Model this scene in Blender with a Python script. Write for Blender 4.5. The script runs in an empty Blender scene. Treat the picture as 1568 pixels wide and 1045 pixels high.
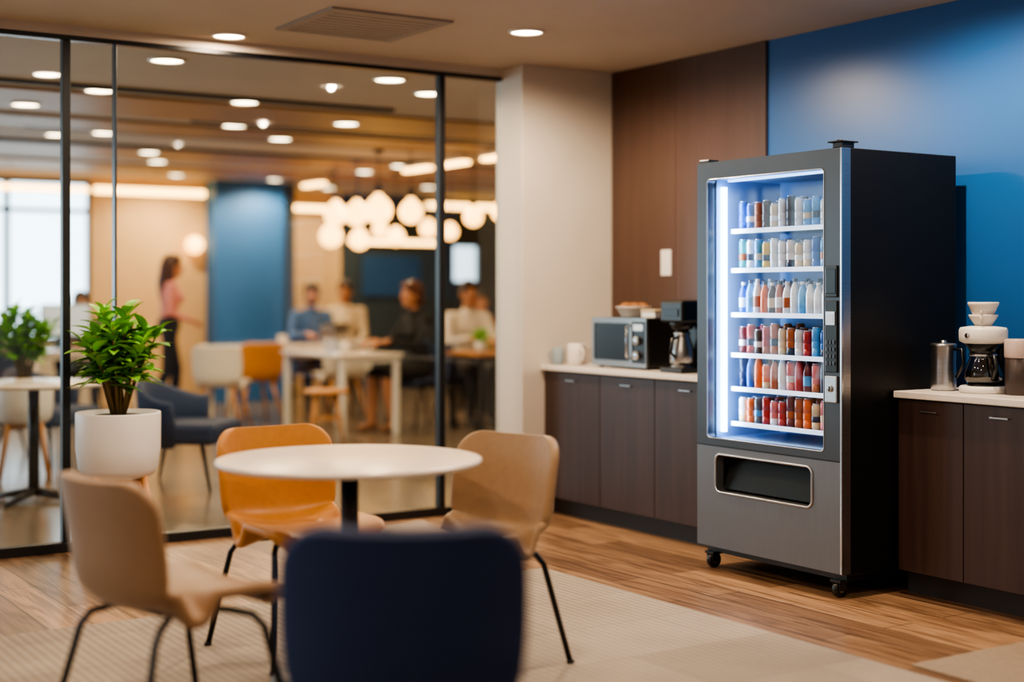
import bpy, bmesh, math, random
import numpy as np
from mathutils import Vector, Matrix
random.seed(7)
SC = bpy.context.scene
COL = SC.collection

# ------------------------------------------------------------------ materials
def lin(h):
    h = h.lstrip('#')
    out = []
    for i in (0, 2, 4):
        c = int(h[i:i+2], 16) / 255
        out.append(c/12.92 if c <= .04045 else ((c+.055)/1.055)**2.4)
    return out

def M(name, col, rough=.5, metal=0.0, var=.08, scale=6, stretch=(1, 1, 1), bump=0.0, emit=0.0, ecol=None, coat=0.0, sheen=0.0, spec=.5):
    m = bpy.data.materials.new(name); m.use_nodes = True
    nt = m.node_tree; N = nt.nodes; L = nt.links
    b = N['Principled BSDF']
    c = lin(col)
    tc = N.new('ShaderNodeTexCoord'); mp = N.new('ShaderNodeMapping'); no = N.new('ShaderNodeTexNoise')
    mp.inputs['Scale'].default_value = stretch
    no.inputs['Scale'].default_value = scale; no.inputs['Detail'].default_value = 4
    L.new(tc.outputs['Object'], mp.inputs[0]); L.new(mp.outputs[0], no.inputs['Vector'])
    cr = N.new('ShaderNodeValToRGB')
    cr.color_ramp.elements[0].position = .3; cr.color_ramp.elements[1].position = .7
    cr.color_ramp.elements[0].color = [max(0, x*(1-var)) for x in c]+[1]
    cr.color_ramp.elements[1].color = [min(1, x*(1+var)) for x in c]+[1]
    L.new(no.outputs['Fac'], cr.inputs[0]); L.new(cr.outputs[0], b.inputs['Base Color'])
    b.inputs['Roughness'].default_value = rough; b.inputs['Metallic'].default_value = metal
    b.inputs['Coat Weight'].default_value = coat; b.inputs['Sheen Weight'].default_value = sheen
    b.inputs['Specular IOR Level'].default_value = spec
    if bump > 0:
        bp = N.new('ShaderNodeBump'); bp.inputs['Strength'].default_value = bump; bp.inputs['Distance'].default_value = .01
        L.new(no.outputs['Fac'], bp.inputs['Height']); L.new(bp.outputs[0], b.inputs['Normal'])
    if emit > 0:
        b.inputs['Emission Color'].default_value = lin(ecol or col)+[1]; b.inputs['Emission Strength'].default_value = emit
    return m

def glass_mat(name, tint='#ffffff', base=.04, edge=.5, rough=0.02):
    m = bpy.data.materials.new(name); m.use_nodes = True
    nt = m.node_tree; N = nt.nodes; L = nt.links
    N.remove(N['Principled BSDF']); out = N['Material Output']
    tr = N.new('ShaderNodeBsdfTransparent'); tr.inputs[0].default_value = lin(tint)+[1]
    gl = N.new('ShaderNodeBsdfGlossy'); gl.inputs['Roughness'].default_value = rough
    lw = N.new('ShaderNodeLayerWeight'); pw = N.new('ShaderNodeMath'); pw.operation = 'POWER'; pw.inputs[1].default_value = 4
    ml = N.new('ShaderNodeMath'); ml.operation = 'MULTIPLY_ADD'; ml.inputs[1].default_value = edge; ml.inputs[2].default_value = base
    mx = N.new('ShaderNodeMixShader')
    L.new(lw.outputs['Facing'], pw.inputs[0]); L.new(pw.outputs[0], ml.inputs[0]); L.new(ml.outputs[0], mx.inputs[0])
    L.new(tr.outputs[0], mx.inputs[1]); L.new(gl.outputs[0], mx.inputs[2]); L.new(mx.outputs[0], out.inputs[0])
    return m

def plank_mat():
    m = bpy.data.materials.new('oak_planks'); m.use_nodes = True
    nt = m.node_tree; N = nt.nodes; L = nt.links; b = N['Principled BSDF']
    tc = N.new('ShaderNodeTexCoord'); sp = N.new('ShaderNodeSeparateXYZ'); cb = N.new('ShaderNodeCombineXYZ')
    L.new(tc.outputs['Object'], sp.inputs[0]); L.new(sp.outputs['Y'], cb.inputs['X']); L.new(sp.outputs['X'], cb.inputs['Y'])
    br = N.new('ShaderNodeTexBrick'); br.inputs['Scale'].default_value = 1
    br.inputs['Brick Width'].default_value = 1.3; br.inputs['Row Height'].default_value = .17
    br.inputs['Mortar Size'].default_value = .0025; br.inputs['Bias'].default_value = 0
    br.offset = .37
    br.inputs['Color1'].default_value = lin('#71543f')+[1]; br.inputs['Color2'].default_value = lin('#ae8a6a')+[1]
    br.inputs['Mortar'].default_value = lin('#33241c')+[1]
    L.new(cb.outputs[0], br.inputs['Vector'])
    mp = N.new('ShaderNodeMapping'); mp.inputs['Scale'].default_value = (.8, 11, 1)
    L.new(cb.outputs[0], mp.inputs[0])
    no = N.new('ShaderNodeTexNoise'); no.inputs['Scale'].default_value = 2.2; no.inputs['Detail'].default_value = 7; no.inputs['Distortion'].default_value = 1.8
    L.new(mp.outputs[0], no.inputs['Vector'])
    cr = N.new('ShaderNodeValToRGB'); cr.color_ramp.elements[0].position = .38; cr.color_ramp.elements[1].position = .6
    cr.color_ramp.elements[0].color = (.42, .37, .34, 1); cr.color_ramp.elements[1].color = (1.0, 1.0, 1.0, 1)
    L.new(no.outputs['Fac'], cr.inputs[0])
    mx = N.new('ShaderNodeMix'); mx.data_type = 'RGBA'; mx.blend_type = 'MULTIPLY'; mx.inputs[0].default_value = .9
    L.new(br.outputs['Color'], mx.inputs[6]); L.new(cr.outputs[0], mx.inputs[7]); L.new(mx.outputs[2], b.inputs['Base Color'])
    b.inputs['Roughness'].default_value = .34
    bp = N.new('ShaderNodeBump'); bp.inputs['Strength'].default_value = .2; bp.inputs['Distance'].default_value = .003
    L.new(no.outputs['Fac'], bp.inputs['Height']); L.new(bp.outputs[0], b.inputs['Normal'])
    return m

def rug_mat():
    m = bpy.data.materials.new('woven_rug'); m.use_nodes = True
    nt = m.node_tree; N = nt.nodes; L = nt.links; b = N['Principled BSDF']
    tc = N.new('ShaderNodeTexCoord')
    wv = N.new('ShaderNodeTexWave'); wv.bands_direction = 'X'; wv.inputs['Scale'].default_value = 9; wv.inputs['Distortion'].default_value = 1.2
    wv.inputs['Detail'].default_value = 3; wv.inputs['Detail Scale'].default_value = 6
    no = N.new('ShaderNodeTexNoise'); no.inputs['Scale'].default_value = 1.3; no.inputs['Detail'].default_value = 6
    n2 = N.new('ShaderNodeTexNoise'); n2.inputs['Scale'].default_value = 160
    br = N.new('ShaderNodeTexBrick'); br.inputs['Scale'].default_value = 1; br.inputs['Brick Width'].default_value = .9; br.inputs['Row Height'].default_value = .45
    br.inputs['Mortar Size'].default_value = .004; br.inputs['Color1'].default_value = lin('#92867a')+[1]; br.inputs['Color2'].default_value = lin('#9f9386')+[1]
    br.inputs['Mortar'].default_value = lin('#8d8176')+[1]
    for n in (wv, no, n2, br): L.new(tc.outputs['Object'], n.inputs['Vector'])
    cr = N.new('ShaderNodeValToRGB'); cr.color_ramp.elements[0].color = (.66, .64, .62, 1); cr.color_ramp.elements[1].color = (1, 1, 1, 1)
    cr.color_ramp.elements[0].position = .4; cr.color_ramp.elements[1].position = .85
    ad = N.new('ShaderNodeMath'); ad.operation = 'ADD'; mu = N.new('ShaderNodeMath'); mu.operation = 'MULTIPLY'; mu.inputs[1].default_value = .3
    L.new(wv.outputs['Fac'], mu.inputs[0]); L.new(mu.outputs[0], ad.inputs[0]); L.new(no.outputs['Fac'], ad.inputs[1]); L.new(ad.outputs[0], cr.inputs[0])
    mx = N.new('ShaderNodeMix'); mx.data_type = 'RGBA'; mx.blend_type = 'MULTIPLY'; mx.inputs[0].default_value = 1
    L.new(br.outputs['Color'], mx.inputs[6]); L.new(cr.outputs[0], mx.inputs[7]); L.new(mx.outputs[2], b.inputs['Base Color'])
    b.inputs['Roughness'].default_value = .95
    bp = N.new('ShaderNodeBump'); bp.inputs['Strength'].default_value = .4; bp.inputs['Distance'].default_value = .004
    L.new(n2.outputs['Fac'], bp.inputs['Height']); L.new(bp.outputs[0], b.inputs['Normal'])
    return m

BLUE = M('blue_paint', '#1f5492', .34, var=.03, scale=2)
OFFICE_BLUE = M('office_blue_paint', '#2b66a8', .6, var=.04, scale=2)
CREAM = M('cream_paint', '#d9b687', .7, var=.04)
PILLARP = M('warm_white_paint', '#c6bcb0', .5, var=.03, scale=3)
CEILP = M('ceiling_paint', '#bcae9f', .75, var=.03, scale=2)
CEILV = M('ceiling_vent_grey', '#978b80', .6, var=.05)
WALNUT = M('walnut_panel', '#4f392f', .3, var=.13, scale=3, stretch=(7, 7, .35), bump=.02)
CABWOOD = M('walnut_cabinet', '#3b2a26', .42, var=.22, scale=3, stretch=(8, 8, .4), bump=.03)
TOEK = M('toe_kick', '#221a19', .5)
COUNTER = M('quartz_counter', '#e0d7ce', .3, var=.04, scale=30)
BLACK = M('black_powdercoat', '#0d0d0f', .42, var=.1, bump=.01, scale=60, spec=.35)
FRAMEBLK = M('black_frame', '#0e0f12', .4)
GUNMETAL = M('gunmetal', '#727478', .38, metal=.6, var=.05, scale=4, stretch=(1, 60, 1))
GUNDARK = M('gunmetal_dark', '#505256', .34, metal=.7, var=.05, scale=4)
CHROME = M('chrome', '#c9cbd0', .18, metal=1, var=.03)
STEEL = M('brushed_steel', '#b4b4b6', .28, metal=1, var=.08, scale=10, stretch=(1, 1, 20))
STEELD = M('microwave_steel', '#8d8c8b', .35, metal=.9, var=.08, scale=10, stretch=(1, 1, 20))
LINER = M('fridge_liner', '#88a8cc', .45, var=.02)
LEDC = M('led_tube', '#dcecff', .4, emit=20, ecol='#98c4ff')
LEDT = M('led_top_tube', '#dcecff', .4, emit=4, ecol='#98c4ff')
LEDS = M('led_shelf_rail', '#e4eefc', .4, emit=1.1, ecol='#b0d2ff')
WHITEPL = M('white_plastic', '#e0dcd6', .35, var=.03)
WHITECER = M('white_ceramic', '#e0d8d0', .25, var=.03)
BLUECER = M('blue_grey_ceramic', '#8f9ca6', .3, var=.05)
BLACKPL = M('black_plastic', '#17181a', .3, var=.1)
DARKGL = M('dark_glass', '#0b0c0f', .25, var=.05, spec=.4)
TABLEW = M('table_laminate', '#d4c7ba', .26, var=.03, scale=20)
LEGDARK = M('dark_steel_tube', '#1e2024', .35, metal=.6)
LEGGREY = M('grey_steel', '#4c5056', .3, metal=.8)
TAN = M('tan_leather', '#886645', .46, var=.06, scale=40, bump=.05, sheen=.1)
BEIGE = M('beige_leather', '#947656', .46, var=.06, scale=40, bump=.05, sheen=.1)
ORANGE = M('ochre_leather', '#b8792a', .45, var=.06, scale=40, bump=.05, sheen=.1)
NAVY = M('navy_fabric', '#0b1d44', .85, var=.12, scale=120, bump=.15, sheen=.05)
OFFWHITE = M('white_shell', '#d9d4cc', .4, var=.03)
WOODL = M('light_oak', '#b9824f', .5, var=.18, scale=5, stretch=(6, 6, .6))
CEILWOOD = M('ceiling_oak', '#9e7448', .5, var=.15, scale=3, stretch=(.5, 8, 1))
CEILDARK = M('ceiling_dark_slot', '#1d1a18', .7)
POTW = M('white_planter', '#d6d4d0', .4, var=.03)
SOIL = M('soil', '#2c1f16', .95, var=.3, scale=50, bump=.6)
LEAF = M('leaf_green', '#84c43c', .42, var=.3, scale=9)
LEAF2 = M('leaf_dark_green', '#58962e', .42, var=.3, scale=9)
STEM = M('stem', '#6d5a34', .7)
CONC = M('polished_concrete', '#75685b', .2, var=.15, scale=1.5)
SLATE = M('slate_paint', '#34424e', .5, var=.06)
GLASSP = glass_mat('partition_glass', '#f2f6f6', .03, .3)
GLASSV = glass_mat('display_glass', '#ffffff', .02, .10)
GLASSD = glass_mat('carafe_glass', '#9aa0a6', .15, .5)
LAMPE = M('downlight_glow', '#fff2dc', .4, emit=28, ecol='#ffe2b8')
LAMPR = M('downlight_trim', '#e9e2d8', .4)
GLOBE = M('globe_glow', '#ffe9c4', .4, emit=11, ecol='#ffb45c')
STRIP = M('strip_glow', '#ffe6be', .4, emit=17, ecol='#ffbd6a')
SCREEN = M('screen_blue', '#24486e', .4, emit=.08, ecol='#3f70b0')
SCREENW = M('screen_pale', '#b8c4d0', .3, emit=.6, ecol='#b8c8d8')
PASTRY = M('pastry', '#8a5a30', .7, var=.3, scale=40, bump=.3)
PINKCER = M('rose_canister', '#b8a49c', .35)
BROWNCER = M('brown_canister', '#3b302d', .35)

# ------------------------------------------------------------------ mesh builder
class P:
    def __init__(s): s.bm = bmesh.new(); s.mats = []
    def mi(s, m):
        if m not in s.mats: s.mats.append(m)
        return s.mats.index(m)
    def add(s, t, m, smooth=False, mtx=None):
        if mtx is not None: bmesh.ops.transform(t, matrix=mtx, verts=t.verts)
        i = s.mi(m)
        for f in t.faces: f.material_index = i; f.smooth = smooth
        me = bpy.data.meshes.new('tmp'); t.to_mesh(me); t.free(); s.bm.from_mesh(me); bpy.data.meshes.remove(me)
        return s
    def raw(s, vs, fs, m, smooth=False, mtx=None):
        t = bmesh.new(); vv = [t.verts.new(v) for v in vs]
        for f in fs:
            try: t.faces.new([vv[i] for i in f])
            except ValueError: pass
        bmesh.ops.recalc_face_normals(t, faces=t.faces)
        return s.add(t, m, smooth, mtx)
    def box(s, x0, x1, y0, y1, z0, z1, m, bev=0, mtx=None, seg=2):
        t = bmesh.new(); bmesh.ops.create_cube(t, size=1)
        bmesh.ops.scale(t, vec=(x1-x0, y1-y0, z1-z0), verts=t.verts)
        bmesh.ops.translate(t, vec=((x0+x1)/2, (y0+y1)/2, (z0+z1)/2), verts=t.verts)
        if bev > 0: bmesh.ops.bevel(t, geom=list(t.edges), offset=bev, segments=seg, affect='EDGES', profile=.5)
        return s.add(t, m, False, mtx)
    def lathe(s, prof, c, m, seg=32, mtx=None, smooth=True):
        vs = []; fs = []; n = len(prof)
        for k in range(seg):
            a = 2*math.pi*k/seg
            for r, z in prof: vs.append((max(r, 1e-5)*math.cos(a), max(r, 1e-5)*math.sin(a), z))
        for k in range(seg):
            k2 = (k+1) % seg
            for j in range(n-1): fs.append((k*n+j, k2*n+j, k2*n+j+1, k*n+j+1))
        fs.append([k*n for k in range(seg)]); fs.append([k*n+n-1 for k in range(seg)])
        T = Matrix.Translation(c)
        if mtx is not None: T = T @ mtx
        return s.raw(vs, fs, m, smooth, T)
    def cyl(s, c, r, h, m, axis='Z', seg=24, r2=None):
        R = Matrix.Identity(4)
        if axis == 'Y': R = Matrix.Rotation(math.pi/2, 4, 'X')
        if axis == 'X': R = Matrix.Rotation(math.pi/2, 4, 'Y')
        r2 = r if r2 is None else r2; e = min(r, h)*.08
        return s.lathe([(0, -h/2), (r-e, -h/2), (r, -h/2+e), (r2, h/2-e), (r2-e, h/2), (0, h/2)], c, m, seg, R)
    def sph(s, c, r, m, mtx=None, sub=3):
        t = bmesh.new(); bmesh.ops.create_icosphere(t, subdivisions=sub, radius=1)
        rr = r if hasattr(r, '__len__') else (r, r, r)
        bmesh.ops.scale(t, vec=rr, verts=t.verts)
        if mtx is not None: bmesh.ops.transform(t, matrix=mtx, verts=t.verts)
        bmesh.ops.translate(t, vec=c, verts=t.verts)
        return s.add(t, m, True)
    def tube(s, pts, r, m, seg=12, closed=False):
        pts = [Vector(p) for p in pts]; n = len(pts); vs = []; fs = []
        rr = r if hasattr(r, '__len__') else [r]*n
        up = None
        for i, p in enumerate(pts):
            if closed: d = pts[(i+1) % n]-pts[i-1]
            else: d = (pts[min(i+1, n-1)]-pts[max(i-1, 0)])
            d.normalize()
            if up is None:
                up = Vector((0, 0, 1)) if abs(d.z) < .9 else Vector((1, 0, 0))
            a = up-d*up.dot(d)
            if a.length < 1e-4: a = d.orthogonal()
            a.normalize(); b = d.cross(a); up = a
            for k in range(seg):
                t = 2*math.pi*k/seg; vs.append(p+(a*math.cos(t)+b*math.sin(t))*rr[i])
        m2 = n if closed else n-1
        for i in range(m2):
            j = (i+1) % n
            for k in range(seg):
                k2 = (k+1) % seg; fs.append((i*seg+k, i*seg+k2, j*seg+k2, j*seg+k))
        if not closed: fs.append(list(range(seg))); fs.append([(n-1)*seg+k for k in range(seg)])
        return s.raw(vs, fs, m, True)
    def plate_hole(s, y0, y1, z0, z1, hy0, hy1, hz0, hz1, r, x0, x1, m, n=6):
        inner = rrect(hy0, hy1, hz0, hz1, r, n)
        oc = [(y1, z1), (y0, z1), (y0, z0), (y1, z0)]
        vs = []; 
        for x in (x0, x1):
            for y, z in inner: vs.append((x, y, z))
            for y, z in oc: vs.append((x, y, z))
        k = len(inner); S = k+4; fs = []
        for o in (0, S):
            for i in range(k):
                j = (i+1) % k; ci = i//(n+1); cj = j//(n+1)
                if ci == cj: fs.append((o+i, o+j, o+k+ci))
                else: fs.append((o+i, o+j, o+k+cj, o+k+ci))
        for i in range(k): fs.append((i, (i+1) % k, S+(i+1) % k, S+i))
        for i in range(4): fs.append((k+i, k+(i+1) % 4, S+k+(i+1) % 4, S+k+i))
        return s.raw(vs, fs, m)
    def finish(s, name, parent=None, loc=None, yaw=None):
        me = bpy.data.meshes.new(name); s.bm.to_mesh(me); s.bm.free()
        for m in s.mats: me.materials.append(m)
        o = bpy.data.objects.new(name, me); COL.objects.link(o)
        if parent: o.parent = parent
        if loc is not None: o.location = loc
        if yaw is not None: o.rotation_euler = (0, 0, yaw)
        return o

def rrect(y0, y1, z0, z1, r, n=6):
    out = []
    for (cy, cz, a0) in ((y1-r, z1-r, 0), (y0+r, z1-r, 90), (y0+r, z0+r, 180), (y1-r, z0+r, 270)):
        for i in range(n+1):
            a = math.radians(a0+90*i/n); out.append((cy+r*math.cos(a), cz+r*math.sin(a)))
    return out

def empty(name, loc=(0, 0, 0), yaw=0):
    e = bpy.data.objects.new(name, None); COL.objects.link(e); e.location = loc; e.rotation_euler = (0, 0, yaw); e.empty_display_size = .1
    return e
def yaw_of(fx, fy): return math.atan2(-fx, fy)

# ------------------------------------------------------------------ room shell
CH = 2.65
P().box(-1.5, 5.42, -1.5, 7.3, -.1, 0, plank_mat()).finish('floor')
P().box(-1.5, 12.1, 7.3, 17.7, -.1, 0, CONC).finish('floor_office')
P().box(-1.5, 12.1, -1.5, 17.7, CH, CH+.1, CEILP).finish('ceiling')
P().box(5.32, 5.42, -1.5, 7.3, 0, CH, BLUE).finish('wall_right')
p = P()
p.box(5.305, 5.32, 5.69, 6.438, 0, CH, WALNUT, .001); p.box(5.305, 5.32, 6.442, 7.05, 0, CH, WALNUT, .001)
p.finish('wall_panelling')
P().box(4.651, 5.32, 7.05, 7.34, 0, CH, PILLARP, .004).finish('wall_pillar')
P().box(5.32, 12.0, 7.3, 7.4, 0, CH, PILLARP).finish('wall_partition')
P().box(12.0, 12.1, 7.3, 17.7, 0, CH, CREAM).finish('wall_office_right')
# left wall with window openings
p = P()
for a, b in ((-1.5, .5), (6.2, 9.0), (15.8, 16.5)): p.box(-1.6, -1.5, a, b, 0, CH, CREAM)
for a, b in ((.5, 6.2), (9.0, 15.8)):
    p.box(-1.6, -1.5, a, b, 0, .35, CREAM); p.box(-1.6, -1.5, a, b, 2.45, CH, CREAM)
p.finish('wall_left')
p = P()
for a, b in ((.5, 6.2), (9.0, 15.8)):
    n = 5
    for i in range(n+1):
        y = a+(b-a)*i/n; p.box(-1.57, -1.53, y-.025, y+.025, .35, 2.45, FRAMEBLK)
    p.box(-1.57, -1.53, a, b, .35, .39, FRAMEBLK); p.box(-1.57, -1.53, a, b, 2.41, 2.45, FRAMEBLK)
p.finish('window_1')
# far office walls
p = P()
p.box(-1.5, 4.95, 16.5, 16.6, 0, .75, PILLARP); p.box(-1.5, 4.95, 16.5, 16.6, 2.6, CH, PILLARP)
p.finish('wall_far_window')
p = P()
for i in range(8):
    x = -1.5+.92*i; p.box(x-.03, x+.03, 16.52, 16.58, .75, 2.6, LEGGREY)
p.box(-1.5, 4.95, 16.52, 16.58, 2.22, 2.27, LEGGREY); p.box(-1.5, 4.95, 16.52, 16.58, .75, .8, LEGGREY); p.box(-1.5, 4.95, 16.52, 16.58, 2.55, 2.6, LEGGREY)
p.finish('window_2')
P().box(4.95, 6.4, 16.5, 16.6, 0, CH, CREAM).finish('wall_far_cream')
P().box(6.33, 7.22, 16.2, 16.6, 0, CH, OFFICE_BLUE).finish('wall_far_blue')
P().box(7.22, 7.4, 16.3, 17.6, 0, CH, SLATE).finish('wall_far_return')
P().box(7.4, 8.62, 17.5, 17.6, 0, CH, CREAM).finish('wall_far_cream_side')
p = P()
p.box(8.62, 10.35, 17.5, 17.6, 0, CH, SLATE); p.box(10.8, 12.1, 17.5, 17.6, 0, CH, SLATE)
p.box(10.35, 10.8, 17.5, 17.6, 0, 1.45, SLATE); p.box(10.35, 10.8, 17.5, 17.6, 2.0, CH, SLATE)
p.finish('wall_far_slate')
p = P()
p.box(10.35, 10.38, 17.49, 17.55, 1.45, 2.0, FRAMEBLK); p.box(10.77, 10.8, 17.49, 17.55, 1.45, 2.0, FRAMEBLK)
p.box(10.35, 10.8, 17.49, 17.55, 1.45, 1.48, FRAMEBLK); p.box(10.35, 10.8, 17.49, 17.55, 1.97, 2.0, FRAMEBLK); p.finish('window_3')
p = P(); p.box(8.9, 9.85, 17.46, 17.49, 1.25, 1.85, SLATE, .005); p.box(8.92, 9.83, 17.455, 17.462, 1.27, 1.83, SCREEN); p.finish('wall_display_screen')

# glass partition
GY = 7.3
P().box(-1.5, 4.651, GY-.004, GY+.004, .05, 2.57, GLASSP).finish('glass_partition')
p = P()
p.box(-1.5, 4.651, GY-.03, GY+.03, 0, .05, FRAMEBLK, .003)
p.box(-1.5, 4.651, GY-.03, GY+.03, 2.575, 2.6, FRAMEBLK, .003)
p.box(-1.5, 4.651, GY-.03, GY+.03, 2.6, CH, CEILP)
for x, w in ((2.06, .02), (2.31, .006), (4.24, .02), (.1, .02)):
    p.box(x-w, x+w, GY-.025, GY+.025, .05, 2.575, FRAMEBLK if w > .01 else LEGGREY, .003)
p.finish('trim_glass_frame')
p = P(); p.box(5.305, 5.32, -1.4, 2.35, 0, .08, TOEK); p.finish('baseboard_right')
P().box(4.641, 4.651, 7.05, 7.27, 0, .08, TOEK).finish('baseboard_pillar')

# rug
P().box(.1, 3.82, .9, 5.6, 0, .01, rug_mat(), .003).finish('area_rug')
P().box(3.9, 4.84, .5, 3.45, 0, .008, M('beige_mat', '#8a7866', .9, var=.1, scale=40, bump=.2), .002).finish('entry_mat')

# ceiling vent
p = P()
p.plate_hole(-.33, .33, -.33, .33, -.28, .28, -.28, .28, .005, 0, .012, CEILV)
for i in range(9):
    y = -.26+.065*i; p.box(.003, .010, y-.027, y+.027, -.28, .28, CEILV)
o = p.finish('ceiling_vent'); o.data.transform(Matrix.Rotation(math.pi/2, 4, 'Y')); o.location = (3.3, 6.45, CH)

# office ceiling features
p = P()
for y0, y1 in ((9.6, 10.6), (11.0, 11.7), (12.98, 14.0), (14.6, 15.6)):
    p.box(1.5, 11.5, y0, y1, CH-.02, CH, CEILWOOD, .003)
p.finish('ceiling_wood_panels')
p = P()
for y0, y1, a, b in ((10.62, 10.75, 4.0, 7.5), (12.82, 12.95, 2.5, 11), (9.27, 9.35, 2.0, 5.0), (11.72, 11.8, 3, 9)):
    p.box(a, b, y0, y1, CH-.02, CH, CEILDARK)
p.finish('ceiling_air_slot')

# downlights
def downlight(x, y, energy=0, z=CH, r=.078, col=(1, .78, .56), size=0, blend=.5):
    p = P()
    p.lathe([(r, 0), (r+.016, 0), (r+.016, -.008), (r+.004, -.012), (r, -.006), (r, 0)], (0, 0, 0), LAMPR, 32)
    p.lathe([(0, -.002), (r, -.002), (r, -.005), (0, -.005)], (0, 0, 0), LAMPE, 32)
    o = p.finish('recessed_downlight', loc=(x, y, z))
    if energy:
        if size:
            l = bpy.data.lights.new('downlight_lamp', 'SPOT'); l.energy = energy; l.spot_size = math.radians(size); l.spot_blend = blend; l.shadow_soft_size = .02
        else:
            l = bpy.data.lights.new('downlight_lamp', 'AREA'); l.shape = 'DISK'; l.size = r*1.9; l.energy = energy*.3
        l.color = col
        lo = bpy.data.objects.new('downlight_lamp', l); COL.objects.link(lo); lo.parent = o; lo.location = (0, 0, -.016)
for x, y, e, s in ((4.09, 6.16, 250, 174), (4.5, 4.1, 210, 174), (4.5, 2.2, 70, 174), (2.4, 5.7, 75, 0), (2.4, 3.9, 95, 0), (2.4, 1.9, 90, 0), (.7, 5.6, 110, 0), (.7, 3.9, 90, 0), (.7, 1.9, 90, 0), (2.85, 7.1, 60, 0)):
    downlight(x, y, e, size=s)
OFZ = CH-.021
for x, y, e, z in ((2.85, 8.04, 60, CH), (4.28, 8.0, 60, CH), (4.8, 8.41, 0, CH), (3.93, 9.5, 80, CH), (2.9, 9.48, 0, CH), (2.63, 10.3, 60, OFZ), (5.02, 10.1, 80, OFZ),
                (4.41, 10.87, 0, CH), (5.04, 11.4, 80, OFZ), (3.69, 11.95, 60, CH), (3.4, 12.3, 0, CH), (4.49, 13.15, 80, OFZ), (4.95, 14.25, 60, CH),
                (7.15, 13.15, 80, OFZ), (7.28, 14.2, 0, CH), (6.9, 9.4, 80, CH), (5.7, 15.75, 110, CH), (6.9, 15.75, 110, CH), (9.5, 12.0, 90, CH), (9.0, 15.8, 90, CH), (1.0, 12.5, 60, CH), (8.0, 16.6, 80, CH)):
    downlight(x, y, e*1.6, z, r=.09, col=(1, .71, .42), size=165)
# linear ceiling lights
for y in (11.0, 11.8, 12.5, 14.9):
    p = P(); p.box(-.045, .045, -.24, .24, -.03, 0, STRIP, .008); p.box(-.055, .055, -.25, .25, 0, .03, LAMPR, .004)
    p.tube([(0, -.2, .03), (0, -.2, .07)], .006, LEGDARK); p.tube([(0, .2, .03), (0, .2, .07)], .006, LEGDARK)
    p.finish('linear_ceiling_light', loc=(7.0, y, CH-.1))
def strip(name, x0, x1, y, z, h=.05):
    p = P(); p.box(x0, x1, y-.03, y, z, z+h, STRIP, .004); p.box(x0-.01, x1+.01, y-.005, y+.012, z-.01, z+h+.01, LAMPR); p.finish(name)
strip('cove_light_strip', 4.98, 6.3, 16.47, 2.46, .07)
strip('cove_light_strip', 3.2, 4.9, 16.45, 2.46, .05)
strip('cove_light_strip', 9.9, 11.6, 17.44, 2.5, .06)
strip('cove_light_strip', 8.7, 10.1, 17.42, 1.98, .05)
strip('cove_light_strip', 7.5, 8.5, 17.44, 2.4, .06)

# pendants
for x, y, z, r in ((6.63, 13.58, 2.13, .12), (6.57, 12.98, 2.10, .12), (6.3, 12.0, 2.08, .13), (6.51, 11.75, 2.06, .11), (7.02, 14.5, 1.94, .125), (7.3, 14.36, 1.9, .11),
                   (7.62, 14.1, 1.93, .1), (8.43, 14.8, 2.07, .1), (8.14, 13.8, 1.99, .09), (7.83, 12.8, 2.1, .1), (8.05, 12.6, 2.15, .1), (7.9, 15.0, 2.05, .09)):
    p = P()
    p.lathe([(0, -r), (r*.5, -r*.87), (r*.87, -r*.5), (r, 0), (r*.9, r*.45), (r*.6, r*.85), (r*.28, r*1.12), (.03, r*1.25), (0, r*1.25)], (0, 0, 0), GLOBE, 24)
    p.cyl((0, 0, r*1.25+.03), .03, .08, LEGDARK); p.tube([(0, 0, r*1.25+.05), (0, 0, CH-z-.02)], .005, LEGDARK, 8)
    p.cyl((0, 0, CH-z-.015), .05, .03, LEGDARK)
    p.finish('globe_pendant_lamp', loc=(x, y, z))
p = P(); p.cyl((0, 0, 0), .05, .03, STEEL, 'Y'); p.sph((0, -.09, 0), .1, GLOBE); p.finish('wall_sconce', loc=(6.15, 16.48, 1.88))

# ------------------------------------------------------------------ counters
CT = .88
def counter(name, y0, y1, seams):
    e = empty(name)
    p = P(); p.box(4.82, 5.30, y0, y1, .1, CT-.032, CABWOOD); p.finish('carcass', e)
    p = P(); p.box(4.87, 5.30, y0, y1, 0, .1, TOEK); p.finish('toe_kick', e)
    p = P(); p.box(4.775, 5.30, y0, y1, CT-.03, CT, COUNTER, .004); p.finish('worktop', e)
    p = P(); h = P()
    for a, b in zip(seams[:-1], seams[1:]):
        p.box(4.8, 4.82, a+.002, b-.002, .105, CT-.036, CABWOOD, .002)
        c = (a+b)/2
        h.box(4.787, 4.791, c-.045, c+.045, CT-.085, CT-.079, STEEL, .001)
        h.box(4.787, 4.802, c-.045, c-.039, CT-.085, CT-.079, STEEL); h.box(4.787, 4.802, c+.039, c+.045, CT-.085, CT-.079, STEEL)
    p.finish('doors', e); h.finish('handles', e)
counter('kitchen_counter', 5.30, 7.045, [5.31, 5.49, 6.0, 6.49, 7.04])
counter('kitchen_counter', 2.4, 4.325, [2.42, 2.83, 3.22, 3.6, 3.97, 4.32])

# switch plate
p = P(); p.box(-.008, 0, -.045, .045, -.075, .075, WHITEPL, .003); p.box(-.013, -.007, -.018, .018, -.035, .035, WHITEPL, .002)
p.finish('light_switch', loc=(5.305, 6.52, 1.48))

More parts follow.
